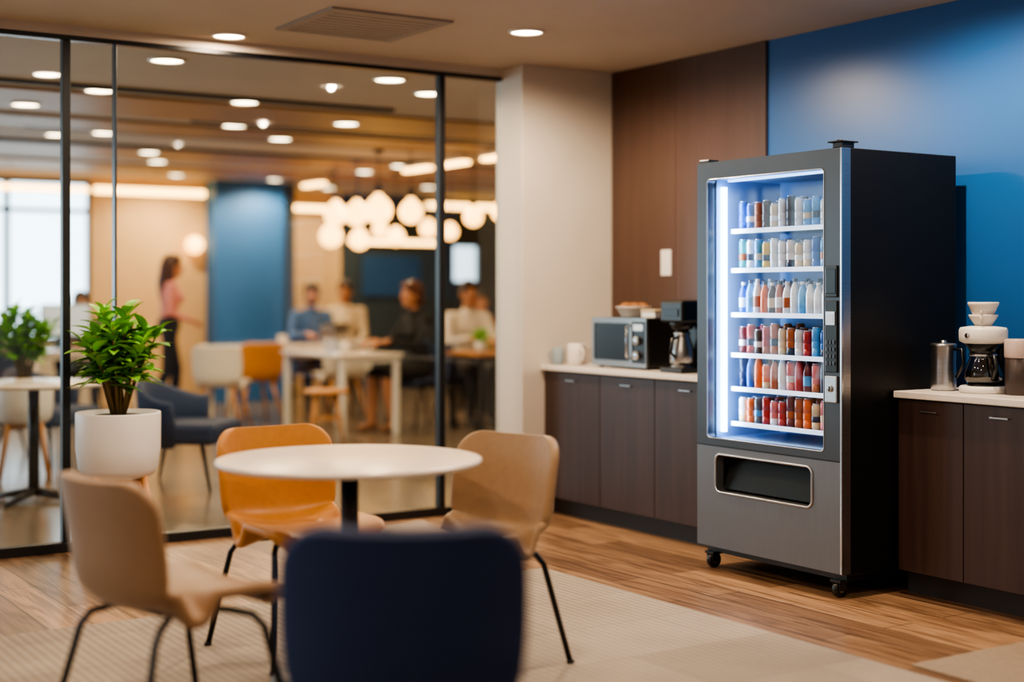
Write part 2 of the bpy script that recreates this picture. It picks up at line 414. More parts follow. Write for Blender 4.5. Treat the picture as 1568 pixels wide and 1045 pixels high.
# microwave
e = empty('microwave_oven', (4.9, 6.2, CT))
p = P(); p.box(.015, .36, 0, .50, .012, .285, BLACKPL, .006)
for a in (.04, .32):
    for b in (.04, .46): p.cyl((a, b, .007), .015, .014, BLACKPL)
p.finish('body', e)
p = P(); p.plate_hole(0, .50, .012, .285, .15, .48, .045, .255, .012, 0, .016, STEELD); p.finish('door_frame', e)
p = P(); p.box(.004, .014, .14, .49, .03, .27, DARKGL)
p.box(-.003, .012, .01, .125, .035, .265, DARKGL, .003)
p.box(-.005, 0, .025, .11, .215, .25, SCREENW, .001)
p.cyl((-.014, .068, .16), .024, .024, CHROME, 'X'); p.cyl((-.014, .068, .08), .024, .024, CHROME, 'X')
p.tube([(0, .142, .06), (-.025, .142, .07), (-.025, .142, .235), (0, .142, .245)], .006, CHROME); p.finish('controls', e)
# basket
p = P()
p.lathe([(0, 0), (.07, 0), (.075, .01), (.1, .055), (.106, .06), (.1, .062), (.092, .055), (.066, .012), (0, .012)], (0, 0, 0), WHITECER, 32)
for i in range(7):
    a = i*2*math.pi/6; r = .05 if i < 6 else 0
    p.sph((r*math.cos(a), r*math.sin(a), .06), (.04, .03, .026), PASTRY, Matrix.Rotation(a, 4, 'Z'), 2)
p.finish('pastry_bowl', loc=(5.05, 6.5, CT+.285))
p = P(); p.box(-.05, .05, -.06, .06, 0, .035, WHITEPL, .004); p.box(-.053, .053, -.063, .063, .033, .047, M('lid_cream', '#cdb893', .5), .004); p.finish('napkin_box', loc=(5.05, 6.31, CT+.285))

def mug(name, loc, r, h, m, yaw=0):
    p = P(); p.lathe([(0, 0), (r*.8, 0), (r*.92, h*.06), (r, h*.3), (r, h*.97), (r*.96, h), (r*.9, h*.97), (r*.88, h*.15), (0, h*.1)], (0, 0, 0), m, 32)
    p.tube([(r*.95, 0, h*.8), (r*1.35, 0, h*.78), (r*1.6, 0, h*.55), (r*1.35, 0, h*.27), (r*.95, 0, h*.22)], r*.12, m)
    return p.finish(name, loc=loc, yaw=yaw)
mug('coffee_mug', (4.93, 6.90, CT+.001), .052, .125, WHITECER, -1.6)
mug('coffee_mug', (4.86, 6.985, CT+.001), .034, .10, BLUECER, 2.6)
mug('coffee_mug', (5.0, 6.985, CT+.001), .036, .115, BLUECER, 2.2)

# drip coffee maker (left counter)
e = empty('coffee_maker', (4.95, 5.93, CT))
p = P(); p.box(-.1, .14, -.095, .095, 0, .03, BLACKPL, .008); p.box(.06, .14, -.09, .09, .03, .37, BLACKPL, .01)
p.box(-.095, .14, -.095, .095, .265, .385, BLACKPL, .014); p.cyl((-.02, 0, .25), .055, .04, BLACKPL, r2=.07); p.box(-.1, -.094, -.06, .06, .3, .34, DARKGL, .001); p.cyl((-.02, 0, .033), .062, .008, STEEL); p.finish('body', e)
p = P(); p.lathe([(0, .038), (.058, .038), (.066, .06), (.064, .12), (.045, .185), (.04, .2), (.048, .212), (.04, .215), (0, .215)], (-.02, 0, 0), STEEL, 32)
p.tube([(-.06, -.015, .19), (-.11, -.03, .18), (-.12, -.03, .11), (-.08, -.02, .08)], .009, BLACKPL); p.cyl((-.02, 0, .222), .038, .016, BLACKPL); p.finish('carafe', e)

# right: filter machine with cups
e = empty('filter_coffee_machine', (5.0, 4.03, CT)); e.scale = (1, 1, .93)
p = P()
p.lathe([(0, 0), (.095, 0), (.1, .006), (.1, .025), (.092, .032), (0, .032)], (0, 0, 0), WHITEPL, 40)
p.box(.045, .1, -.06, .06, .03, .24, BLACKPL, .012)
p.lathe([(0, .225), (.08, .225), (.098, .235), (.1, .25), (.1, .285), (.094, .298), (.05, .305), (0, .305)], (0, 0, 0), WHITEPL, 40)
p.cyl((0, 0, .21), .055, .05, BLACKPL, r2=.08); p.cyl((0, 0, .036), .066, .008, BLACKPL)
p.cyl((-.1, 0, .262), .012, .01, CHROME, 'X'); p.finish('body', e)
p = P(); p.lathe([(0, .042), (.062, .042), (.078, .06), (.08, .09), (.06, .15), (.052, .175), (.058, .182), (0, .182)], (0, 0, 0), GLASSD, 32)
p.lathe([(0, .044), (.06, .044), (.075, .06), (.077, .085), (.07, .1), (0, .1)], (0, 0, 0), M('coffee_liquid', '#1a0d07', .1), 32)
p.cyl((0, 0, .184), .056, .012, BLACKPL); p.lathe([(.054, .168), (.06, .168), (.06, .178), (.054, .178)], (0, 0, 0), CHROME, 32)
p.tube([(-.03, -.05, .175), (-.055, -.1, .17), (-.06, -.115, .12), (-.045, -.085, .07)], .008, BLACKPL); p.finish('carafe', e)
p = P()
for k in range(2):
    z = .305+k*.03; r = .062-.006*k
    p.lathe([(0, z), (r*.55, z), (r*.6, z+.006), (r*.9, z+.035), (r, z+.05), (r*.95, z+.052), (r*.85, z+.035), (0, z+.02)], (0, 0, 0), WHITECER, 32)
    p.tube([(-r*.8, -r*.4, z+.04), (-r*1.1, -r*.7, z+.035), (-r*.8, -r*.5, z+.015)], .004, WHITECER)
p.sph((.0, 0, .365), (.035, .035, .02), M('cloth_brown', '#8c6b58', .8), None, 2)
p.lathe([(0, .365), (.035, .365), (.05, .375), (.063, .40), (.065, .412), (.06, .414), (0, .405)], (0, 0, 0), WHITECER, 32)
p.finish('stacked_cups', e)
# pitcher
p = P(); p.lathe([(0, 0), (.05, 0), (.054, .006), (.055, .03), (.052, .12), (.054, .19), (.057, .2), (.05, .205), (.045, .205), (.012, .208), (.012, .218), (0, .218)], (0, 0, 0), STEEL, 40)
p.tube([(-.04, .035, .18), (-.06, .075, .18), (-.065, .085, .12), (-.045, .04, .06)], .007, BLACKPL)
p.finish('steel_coffee_pot', loc=(4.98, 4.225, CT), yaw=2.5)
p = P(); p.lathe([(0, 0), (.056, 0), (.06, .006), (.06, .15), (.056, .154), (0, .154)], (0, 0, 0), BROWNCER, 40)
p.lathe([(0, .154), (.061, .154), (.063, .16), (.063, .225), (.058, .232), (0, .232)], (0, 0, 0), PINKCER, 40); p.finish('storage_canister', loc=(5.02, 3.86, CT))
p = P(); p.lathe([(0, 0), (.056, 0), (.06, .006), (.06, .13), (.056, .134), (0, .134)], (0, 0, 0), PINKCER, 40)
p.lathe([(0, .134), (.061, .134), (.063, .14), (.063, .165), (.058, .172), (0, .172)], (0, 0, 0), BROWNCER, 40); p.finish('storage_canister', loc=(5.05, 3.65, CT))

# ------------------------------------------------------------------ vending machine
e = empty('vending_machine')
X0, X1, Y0, Y1, Z0, Z1 = 4.48, 5.2, 4.34, 5.276, .10, 1.92
p = P()
p.box(4.525, X1, Y0, Y0+.035, Z0, Z1, BLACK, .004); p.box(4.525, X1, Y1-.035, Y1, Z0, Z1, BLACK, .004)
p.box(4.525, X1, Y0+.03, Y1-.03, Z1-.04, Z1, BLACK); p.box(4.525, X1, Y0+.03, Y1-.03, Z0, Z0+.04, BLACK); p.box(X1-.04, X1, Y0+.03, Y1-.03, Z0, Z1, BLACK)
p.box(4.53, X1-.02, Y0+.02, Y1-.02, .075, .1, BLACKPL)
p.finish('cabinet', e)
p = P()
p.box(4.95, 4.97, 4.43, 5.22, .6, 1.86, LINER); p.box(4.54, 4.96, 5.206, 5.22, .6, 1.86, LINER); p.box(4.54, 4.96, 4.43, 4.442, .6, 1.86, LINER)
p.box(4.54, 4.96, 4.43, 5.22, 1.84, 1.86, LINER); p.box(4.54, 4.96, 4.43, 5.22, .6, .62, LINER)
p.finish('liner', e)
p = P(); p.plate_hole(Y0, Y1, .588, Z1, 4.444, 5.205, .622, 1.838, .02, X0, 4.525, GUNDARK)
p.plate_hole(Y0, Y1, Z0+.01, .585, 4.518, 5.139, .376, .545, .03, X0, 4.525, GUNMETAL)
p.finish('door', e)
p = P()
p.tube([(X0-.002, y, z) for y, z in rrect(4.514, 5.143, .372, .549, .033, 8)], .006, CHROME, 10, True)
p.tube([(X0, y, z) for y, z in rrect(4.444, 5.205, .622, 1.838, .02, 6)], .003, STEEL, 8, True)
p.box(X0-.004, X0+.008, Y0-.003, Y0+.008, Z0+.01, Z1, CHROME, .002)
p.box(X0-.001, X0+.02, Y0+.0, Y1, .583, .59, BLACKPL)
p.box(X0-.002, 4.53, Y0-.002, Y0+.001, Z0+.01, Z1, STEEL)
p.finish('trim', e)
p = P()
p.box(4.66, 4.67, 4.5, 5.16, .34, .58, BLACKPL); p.box(4.525, 4.67, 4.5, 5.16, .35, .36, BLACKPL); p.box(4.525, 4.67, 4.5, 5.16, .56, .57, BLACKPL)
p.box(4.525, 4.67, 4.49, 4.5, .34, .58, BLACKPL); p.box(4.525, 4.67, 5.16, 5.17, .34, .58, BLACKPL)
p.box(-.004, .004, 4.53, 5.13, -.085, .085, BLACKPL, .003, Matrix.Translation((4.545, 0, .465)) @ Matrix.Rotation(math.radians(18), 4, 'Y'))
p.finish('delivery_bin', e)
p = P()
p.box(X0-.008, X0, 4.362, 4.432, 1.285, 1.42, BLACKPL, .003); p.box(X0-.010, X0-.004, 4.368, 4.426, 1.30, 1.405, DARKGL, .002)
p.box(X0-.008, X0, 4.362, 4.432, .965, 1.27, BLACKPL, .003)
p.box(X0-.012, X0-.006, 4.37, 4.424, 1.165, 1.225, STEEL, .002); p.box(X0-.014, X0-.010, 4.378, 4.416, 1.175, 1.215, SCREENW, .001)
for r in range(4):
    for c in range(3):
        p.box(X0-.012, X0-.006, 4.372+.019*c, 4.386+.019*c, .99+.03*r+.005, 1.012+.03*r, GUNDARK, .001)
p.box(X0-.010, X0, 4.362, 4.432, .835, .95, STEEL, .004); p.cyl((X0-.013, 4.397, .895), .014, .008, CHROME, 'X'); p.box(X0-.019, X0-.014, 4.394, 4.4, .885, .905, BLACKPL)
p.finish('keypad', e)
p = P()
p.box(4.485, 4.56, 4.345, 4.40, Z1, Z1+.025, BLACKPL, .004); p.cyl((4.5, 4.372, Z1+.02), .014, .03, BLACKPL); p.box(4.475, 4.58, 4.34, 4.42, Z1+.024, Z1+.03, BLACKPL, .002)
p.box(4.485, 4.55, 5.20, 5.265, Z1, Z1+.015, BLACKPL, .003)
p.finish('hinges', e)
p = P()
for x in (4.53, 5.13):
    for y in (4.40, 5.215):
        p.cyl((x, y, .036), .036, .026, BLACKPL, 'Y'); p.cyl((x, y, .036), .016, .03, STEEL, 'Y')
        p.box(x-.025, x+.02, y-.022, y-.017, .03, .075, BLACKPL, .002); p.box(x-.025, x+.02, y+.017, y+.022, .03, .075, BLACKPL, .002); p.box(x-.03, x+.03, y-.03, y+.03, .066, .078, BLACKPL, .002)
p.finish('casters', e)
p = P(); p.cyl((4.565, 5.182, 1.225), .016, 1.16, LEDC); p.box(4.56, 4.58, 4.47, 5.15, 1.828, 1.838, LEDT); p.finish('led_tubes', e)
p = P(); SH = [1.60, 1.415, 1.205, 1.015, .855, .69]
for z in SH:
    p.box(4.60, 4.94, 4.455, 5.165, z-.01, z, LINER, .001); p.box(4.592, 4.602, 4.455, 5.165, z-.016, z+.006, LEDS, .002)
p.finish('shelves', e)
P().box(4.53, 4.534, 4.44, 5.21, .615, 1.845, GLASSV).finish('glass_front', e)
# drinks
def cm(n, h, met=.1): return M('label_'+n, h, .35, metal=met, var=.1, scale=25)
C = dict(b=cm('blue', '#1557b0'), n=cm('navy', '#122246'), w=cm('white', '#d8dfe6'), g=cm('grey', '#565c64'), t=cm('teal', '#1f8a90'), y=cm('yellow', '#d2a828'),
         o=cm('orange', '#d9652a'), k=cm('copper', '#a0532c'), r=cm('red', '#a3262c'), p=cm('pink', '#cf7478'), l=cm('lightblue', '#4c9cdc'), c=cm('cream', '#cdb794'), m=cm('maroon', '#60202c'), d=cm('brown', '#3c241c'))
ALU = M('aluminium_lid', '#c8ccd2', .3, metal=.9)
# right-to-left order as seen from the front
rows = ['prwllwgwcdkbb', 'kclbwcwwwylwt', 'cowwwlwwkdowlb', 'lbblrwkckrdrm', 'yrnpmrpwkoobn', 'pdpcokmrprgow']
kinds = [0, 0, 1, 0, 2, 0]
p = P(); rnd = random.Random(11)
for ri, z in enumerate(SH):
    row = rows[ri]; n = len(row)
    for i, ch in enumerate(row):
        y = 4.487+i*(.64/(n-1))
        hj = rnd.uniform(-.018, .016); band = rnd.random(); m2 = C[rnd.choice('wwlnkc')]
        for dx in (0, .08, .16):
            h = .133+hj
            k = kinds[ri]; x = 4.64+dx; m = C[ch]; rr = .0222
            if k == 2: k = 1 if i % 3 else 0
            q = rr/.026
            if k == 0:
                p.lathe([(0, 0), (.02*q, 0), (.026*q, .008), (.026*q, h*.3)], (x, y, z), m if band < .8 else m2, 16)
                p.lathe([(.0262*q, h*.3), (.0265*q, h*.31), (.0265*q, h*.5), (.0262*q, h*.52)], (x, y, z), m2 if band < .3 else m, 16)
                p.lathe([(.026*q, h*.52), (.026*q, h-.012), (.021*q, h-.003)], (x, y, z), m, 16)
                p.lathe([(.021*q, h-.004), (.0215*q, h), (.019*q, h), (.018*q, h-.004), (0, h-.004)], (x, y, z), ALU, 16)
            else:
                hh = h+.032
                p.lathe([(0, 0), (.024*q, 0), (.026*q, .006), (.026*q, hh*.6), (.02*q, hh*.75), (.011*q, hh*.86), (.011*q, hh*.9), (0, hh*.9)], (x, y, z), m, 16)
                p.lathe([(.0262*q, hh*.2), (.0266*q, hh*.21), (.0266*q, hh*.48), (.0262*q, hh*.5)], (x, y, z), m2 if band < .5 else m, 16)
                p.cyl((x, y, z+hh*.93), .0115, hh*.1, C['w'] if i % 2 else C['n'], seg=12)
p.finish('drink_cans', e)
l = bpy.data.lights.new('cabinet_led', 'AREA'); l.shape = 'RECTANGLE'; l.size = .03; l.size_y = 1.1; l.energy = 8.5; l.color = (.64, .82, 1)
lo = bpy.data.objects.new('cabinet_led', l); COL.objects.link(lo); lo.parent = e; lo.location = (4.56, 5.15, 1.22)
lo.rotation_euler = (Vector((4.75, 4.6, 1.22))-Vector((4.56, 5.15, 1.22))).to_track_quat('-Z', 'Y').to_euler()

# ------------------------------------------------------------------ chairs
def catmull(pts, n):
    P0 = [Vector(q) for q in pts]; P0 = [P0[0]*2-P0[1]]+P0+[P0[-1]*2-P0[-2]]; out = []
    for i in range(1, len(P0)-2):
        for k in range(n):
            t = k/n; a, b, c, d = P0[i-1:i+3]
            out.append(.5*((2*b)+(c-a)*t+(2*a-5*b+4*c-d)*t*t+(3*b-a-3*c+d)*t*t*t))
    out.append(P0[-2]); return out

def shell_chair(name, loc, yaw, fab, legm=LEGDARK, wood=False, hb=.81, wide=.235, thick=.034):
    e = empty(name, loc, yaw)
    prof = [(.235, .405), (.222, .437), (.12, .45), (-.03, .435), (-.14, .437), (-.195, .465), (-.218, .53), (-.236, .65), (-.255, hb-.03), (-.26, hb)]
    pts = catmull(prof, 8)
    L = [0]
    for a, b in zip(pts[:-1], pts[1:]): L.append(L[-1]+(b-a).length)
    T = L[-1]
    def at(s):
        for i in range(len(L)-1):
            if L[i+1] >= s or i == len(L)-2:
                f = (s-L[i])/max(1e-6, L[i+1]-L[i]); q = pts[i].lerp(pts[i+1], f); d = (pts[i+1]-pts[i]).normalized(); return q, d
    rc1, rc0 = .09, .08
    ss = [rc0*(1-math.cos(math.pi/2*k/6)) for k in range(6)]
    nmid = 22
    ss += [rc0+(T-rc0-rc1)*k/nmid for k in range(nmid)]
    ss += [T-rc1+rc1*math.sin(math.pi/2*k/7) for k in range(8)]
    NA = 16; vs = []; fs = []
    for s in ss:
        q, d = at(min(max(s, 0), T)); f = s/T
        nrm = Vector((-d[1], d[0]))
        if f < .35 and nrm[1] < 0: nrm = -nrm
        if f >= .35 and nrm[0] < 0: nrm = -nrm
        hw = wide*(1-.05*math.exp(-((f-.5)/.12)**2)+.02*math.exp(-((f-.8)/.15)**2))
        if s < rc0: hw -= rc0-math.sqrt(max(0, rc0**2-(rc0-s)**2))
        if s > T-rc1: hw -= rc1-math.sqrt(max(0, rc1**2-(s-(T-rc1))**2))
        wrap = .02+.05*min(1, max(0, (f-.2)/.4))
        if f > .75: wrap -= .01*(f-.75)/.25
        for k in range(NA+1):
            a = -1+2*k/NA; x = a*hw
            off = wrap*(abs(x)/wide)**2.2
            vs.append((x, q[0]+nrm[0]*off, q[1]+nrm[1]*off))
    R = len(ss)
    for i in range(R-1):
        for k in range(NA): fs.append((i*(NA+1)+k, i*(NA+1)+k+1, (i+1)*(NA+1)+k+1, (i+1)*(NA+1)+k))
    p = P(); p.raw(vs, fs, fab, True); o = p.finish('shell', e)
    md = o.modifiers.new('sol', 'SOLIDIFY'); md.thickness = thick; md.offset = 0; md.use_even_offset = True
    md = o.modifiers.new('sub', 'SUBSURF'); md.levels = 2; md.render_levels = 2
    p = P()
    if wood:
        for sx in (-1, 1):
            for sy in (-1, 1): p.tube([(sx*.13, sy*.12, .425), (sx*.23, sy*.22, 0)], [.018, .011], WOODL)
    else:
        for sx in (-1, 1):
            p.tube([(sx*.06, .02, .41), (sx*.15, .10, .402), (sx*.185, .155, .386), (sx*.20, .185, .35), (sx*.245, .265, .0)], .0105, legm)
            p.tube([(sx*.06, -.02, .41), (sx*.14, -.09, .402), (sx*.18, -.14, .386), (sx*.195, -.165, .35), (sx*.245, -.25, .0)], .0105, legm)
            for y in (.265, -.25): p.cyl((sx*.245, y, .006), .014, .012, BLACKPL)
        p.box(-.1, .1, -.09, .09, .4, .415, legm, .003)
    p.finish('legs', e)
    return e
shell_chair('dining_chair', (1.405, 3.95, .01), yaw_of(.97, .22), TAN, hb=.79)
shell_chair('dining_chair', (2.20, 4.80, .01), yaw_of(.067, -.998), ORANGE, hb=.79)
shell_chair('dining_chair', (2.60, 4.27, .01), yaw_of(-.962, -.27), BEIGE, hb=.785)
shell_chair('dining_chair', (1.5, 2.73, .01), yaw_of(.5, .866), NAVY, thick=.045, hb=.82, wide=.247)

# round table
p = P()
R = .445
p.lathe([(0, .718), (R-.03, .718), (R-.008, .722), (R, .731), (R-.003, .738), (R-.01, .74), (0, .74)], (0, 0, 0), TABLEW, 96)
p.lathe([(0, .70), (.12, .70), (.12, .718), (0, .718)], (0, 0, 0), LEGDARK, 32)
p.lathe([(0, .02), (.03, .02), (.03, .70), (0, .70)], (0, 0, 0), LEGGREY, 32)
p.lathe([(0, 0), (.26, 0), (.262, .006), (.25, .012), (.06, .022), (.035, .05), (0, .05)], (0, 0, 0), LEGGREY, 48)
p.finish('round_cafe_table', loc=(2.17, 4.34, .01))

# ------------------------------------------------------------------ plants
def plant(name, loc, scale=1, seed=1, leaves=340):
    rnd = random.Random(seed); e = empty(name, loc); e.scale = (scale,)*3
    p = P()
    p.lathe([(0, .40), (.12, .40), (.165, .415), (.19, .45), (.202, .55), (.203, .715), (.201, .722), (.19, .722), (.188, .7), (0, .69)], (0, 0, 0), POTW, 48); p.finish('pot', e)
    p = P(); p.lathe([(0, .695), (.188, .695), (.1, .71), (0, .712)], (0, 0, 0), SOIL, 32); p.finish('soil', e)
    p = P()
    for k in range(4):
        a = math.radians(33+90*k); c, s = math.cos(a), math.sin(a)
        p.tube([(c*.15, s*.15, .43), (c*.24, s*.24, 0)], [.019, .012], WOODL)
    for k in range(2):
        a = math.radians(33+90*k); c, s = math.cos(a), math.sin(a); p.tube([(-c*.16, -s*.16, .385), (c*.16, s*.16, .385)], .014, WOODL)
    p.finish('stand', e)
    p = P(); g = P()
    V1 = ([], []); V2 = ([], [])
    NS = 14
    for sidx in range(NS):
        a = sidx*2.399; sp = (.03+.17*math.sqrt(sidx/NS)); hgt = rnd.uniform(.41, .53)-.8*max(0, sp-.08)
        base = Vector((math.cos(a)*.025, math.sin(a)*.025, .70)); top = Vector((math.cos(a)*sp, math.sin(a)*sp, .72+hgt)); mid = (base+top)/2+Vector((math.cos(a), math.sin(a), 0))*(-.02)
        p.tube([base, mid, top], [.010, .008, .004], STEM, 8)
        nl = leaves//NS
        for j in range(nl):
            t = .42+.58*j/(nl-1); q = base.lerp(mid, t*2) if t < .5 else mid.lerp(top, (t-.5)*2)
            az = j*2.4+sidx; el = math.radians(rnd.uniform(0, 40)+45*(t-.5)*(1 if t > .6 else .3)); Ln = rnd.uniform(.12, .19)*(1.15-.3*t); W = Ln*.2
            d = Vector((math.cos(az)*math.cos(el), math.sin(az)*math.cos(el), math.sin(el))); side = d.cross(Vector((0, 0, 1))).normalized(); nn = side.cross(d)
            VV = V1 if rnd.random() < .7 else V2; b0 = len(VV[0])
            for s_, w_ in ((0, .12), (.2, .7), (.45, 1), (.7, .8), (.9, .35), (1, .03)):
                ctr = q+d*Ln*s_+Vector((0, 0, -1))*Ln*.28*s_*s_
                VV[0].append(ctr-side*W*w_+nn*W*w_*.35); VV[0].append(ctr); VV[0].append(ctr+side*W*w_+nn*W*w_*.35)
            for i in range(5):
                VV[1].append((b0+i*3, b0+i*3+1, b0+i*3+4, b0+i*3+3)); VV[1].append((b0+i*3+1, b0+i*3+2, b0+i*3+5, b0+i*3+4))
    p.finish('stems', e); g.raw(V1[0], V1[1], LEAF, True); g.raw(V2[0], V2[1], LEAF2, True); g.finish('leaves', e)
plant('potted_plant', (2.215, 6.94, 0), 1, 3)
plant('potted_plant', (2.62, 10.3, 0), .97, 5)
def small_plant(loc, s=1, seed=1):
    rnd = random.Random(seed); p = P(); p.lathe([(0, 0), (.05, 0), (.065, .1), (.06, .1), (.055, .09), (0, .085)], (0, 0, 0), POTW, 24)
    vs = []; fs = []
    for j in range(36):
        az = j*2.4; el = math.radians(rnd.uniform(15, 85)); Ln = rnd.uniform(.14, .26)*s; W = .025
        d = Vector((math.cos(az)*math.cos(el), math.sin(az)*math.cos(el), math.sin(el))); side = Vector((-math.sin(az), math.cos(az), 0)); b0 = len(vs)
        for s_, w_ in ((0, .2), (.4, 1), (.75, .7), (1, .03)):
            c = Vector((0, 0, .08))+d*Ln*s_+Vector((0, 0, -.08*s_*s_)); vs += [c-side*W*w_, c+side*W*w_]
        for i in range(3): fs.append((b0+2*i, b0+2*i+1, b0+2*i+3, b0+2*i+2))
    p.raw(vs, fs, LEAF, True); p.finish('desk_plant', loc=loc)

# ------------------------------------------------------------------ office furniture
def office_table(name, x0, x1, y0, y1, z=.75, topm=TABLEW, legm=OFFWHITE):
    p = P(); w, d = x1-x0, y1-y0
    p.box(-w/2, w/2, -d/2, d/2, z-.035, z, topm, .006)
    for sx in (-1, 1):
        for sy in (-1, 1): p.box(sx*(w/2-.05)-.025, sx*(w/2-.05)+.025, sy*(d/2-.05)-.025, sy*(d/2-.05)+.025, 0, z-.035, legm, .004)
    for sy in (-1, 1): p.box(-w/2+.05, w/2-.05, sy*(d/2-.05)-.015, sy*(d/2-.05)+.015, z-.085, z-.035, legm, .003)
    p.finish(name, loc=((x0+x1)/2, (y0+y1)/2, 0))
office_table('office_table', 5.75, 6.4, 11.7, 13.0)
office_table('office_table', 5.6, 7.3, 14.0, 14.65)
office_table('office_table', 7.0, 8.3, 11.35, 11.95, topm=WOODL, legm=LEGDARK)
office_table('office_table', 3.6, 4.7, 13.9, 14.4)
office_table('office_table', 8.2, 9.5, 13.2, 13.8, topm=WOODL, legm=LEGDARK)
office_table('office_table', 1.5, 2.9, 12.6, 13.2)
def laptop(loc, yaw, m=SCREENW):
    p = P(); p.box(-.16, .16, -.11, .11, 0, .014, STEEL, .003); p.box(-.14, .14, -.06, .09, .013, .016, BLACKPL)
    T = Matrix.Translation((0, .11, .014)) @ Matrix.Rotation(math.radians(-15), 4, 'X')
    p.box(-.16, .16, -.004, .004, 0, .22, STEEL, .002, T); p.box(-.15, .15, -.006, -.003, .01, .21, m, 0, T)
    p.finish('laptop', loc=loc, yaw=yaw)
def monitor(loc, yaw, m=SCREENW):
    p = P(); p.box(-.11, .11, -.08, .08, 0, .012, STEEL, .003); p.box(-.02, .02, .02, .035, .01, .25, STEEL, .002)
    p.box(-.27, .27, 0, .02, .13, .45, BLACKPL, .004); p.box(-.26, .26, -.003, .001, .14, .44, m); p.finish('desktop_monitor', loc=loc, yaw=yaw)
laptop((6.1, 12.35, .75), math.pi/2); laptop((6.9, 14.3, .75), math.pi)
monitor((7.9, 11.6, .75), 0, OFFWHITE); monitor((4.0, 14.15, .75), .3); monitor((9.25, 13.5, .75), 2.9); monitor((1.9, 12.9, .75), .2)
small_plant((7.15, 11.55, .75), 1, 2)
mug('coffee_mug', (6.3, 14.2, .75), .045, .11, WHITECER); mug('coffee_mug', (5.95, 12.0, .75), .04, .1, WHITECER)
# wooden stool
def stool(loc):
    p = P(); p.lathe([(0, .43), (.17, .43), (.19, .44), (.195, .455), (.18, .47), (0, .465)], (0, 0, 0), WOODL, 32)
    for k in range(4):
        a = math.radians(20+90*k); c, s = math.cos(a), math.sin(a); p.tube([(c*.12, s*.12, .435), (c*.2, s*.2, 0)], [.022, .015], WOODL)
        a2 = a+math.pi/2; p.tube([(c*.16, s*.16, .22), (math.cos(a2)*.16, math.sin(a2)*.16, .22)], .01, WOODL)
    p.finish('wooden_stool', loc=loc)
stool((5.45, 11.35, 0))
shell_chair('office_chair', (5.15, 13.0, 0), yaw_of(.6, .8), OFFWHITE, wood=True)
shell_chair('office_chair', (5.75, 13.64, 0), yaw_of(0, 1), ORANGE, wood=True)
shell_chair('office_chair', (6.7, 13.64, 0), yaw_of(.1, 1), OFFWHITE, wood=True)
shell_chair('office_chair', (1.6, 8.75, 0), yaw_of(1, .3), OFFWHITE)
# round table in office
p = P()
p.lathe([(0, .72), (.43, .72), (.45, .73), (.45, .74), (.44, .745), (0, .745)], (0, 0, 0), TABLEW, 64)
p.lathe([(0, .04), (.035, .04), (.035, .72), (0, .72)], (0, 0, 0), LEGDARK, 24)
for k in range(4):
    a = math.radians(45+90*k); p.tube([(0, 0, .06), (math.cos(a)*.32, math.sin(a)*.32, .015)], [.028, .014], LEGDARK)
p.finish('round_office_table', loc=(2.4, 9.2, 0))
# lounge chairs
def lounge(loc, yaw, fab=NAVY):
    e = empty('lounge_armchair', loc, yaw); p = P()
    p.box(-.3, .3, -.28, .32, .3, .44, fab, .05, seg=4)
    vs = []; fs = []; n = 20
    for i in range(n+1):
        a = math.radians(180+180*i/n)
        for r, z in ((.33, .28), (.36, .45), (.38, .70-.14*abs(math.cos(a))**2), (.355, .73-.14*abs(math.cos(a))**2), (.32, .70-.14*abs(math.cos(a))**2), (.29, .45), (.28, .30)):
            vs.append((math.cos(a)*r, math.sin(a)*r*.95+.05, z))
    k = 7
    for i in range(n):
        for j in range(k): fs.append((i*k+j, (i+1)*k+j, (i+1)*k+(j+1) % k, i*k+(j+1) % k))
    fs.append(list(range(k))); fs.append([n*k+j for j in range(k)])
    p.raw(vs, fs, fab, True); o = p.finish('upholstery', e)
    p = P()
    for sx in (-1, 1):
        for sy in (-1, 1): p.tube([(sx*.2, sy*.2, .31), (sx*.29, sy*.29, 0)], [.016, .01], LEGDARK)
    p.finish('legs', e)
NAVYO = M('navy_lounge_fabric', '#1c2c4c', .8, var=.1, scale=60)
lounge((3.45, 9.4, 0), yaw_of(.75, -.65), NAVYO); lounge((3.0, 11.2, 0), yaw_of(.6, -.8), NAVYO); lounge((9.6, 10.6, 0), yaw_of(-.8, -.3), NAVYO); lounge((9.6, 12.1, 0), yaw_of(-1, 0), NAVYO)
# sofa
p = P(); p.box(-.8, .8, -.4, .35, .12, .42, NAVYO, .04, seg=3); p.box(-.8, .8, .2, .42, .3, .82, NAVYO, .05, seg=3); p.box(-.88, -.72, -.4, .42, .12, .6, NAVYO, .04, seg=3); p.box(.72, .88, -.4, .42, .12, .6, NAVYO, .04, seg=3)
for sx in (-.75, .75):
    for sy in (-.3, .3): p.tube([(sx, sy, .13), (sx*1.03, sy*1.1, 0)], [.02, .012], WOODL)
p.finish('lounge_sofa', loc=(7.6, 9.9, 0), yaw=yaw_of(-.9, .3))

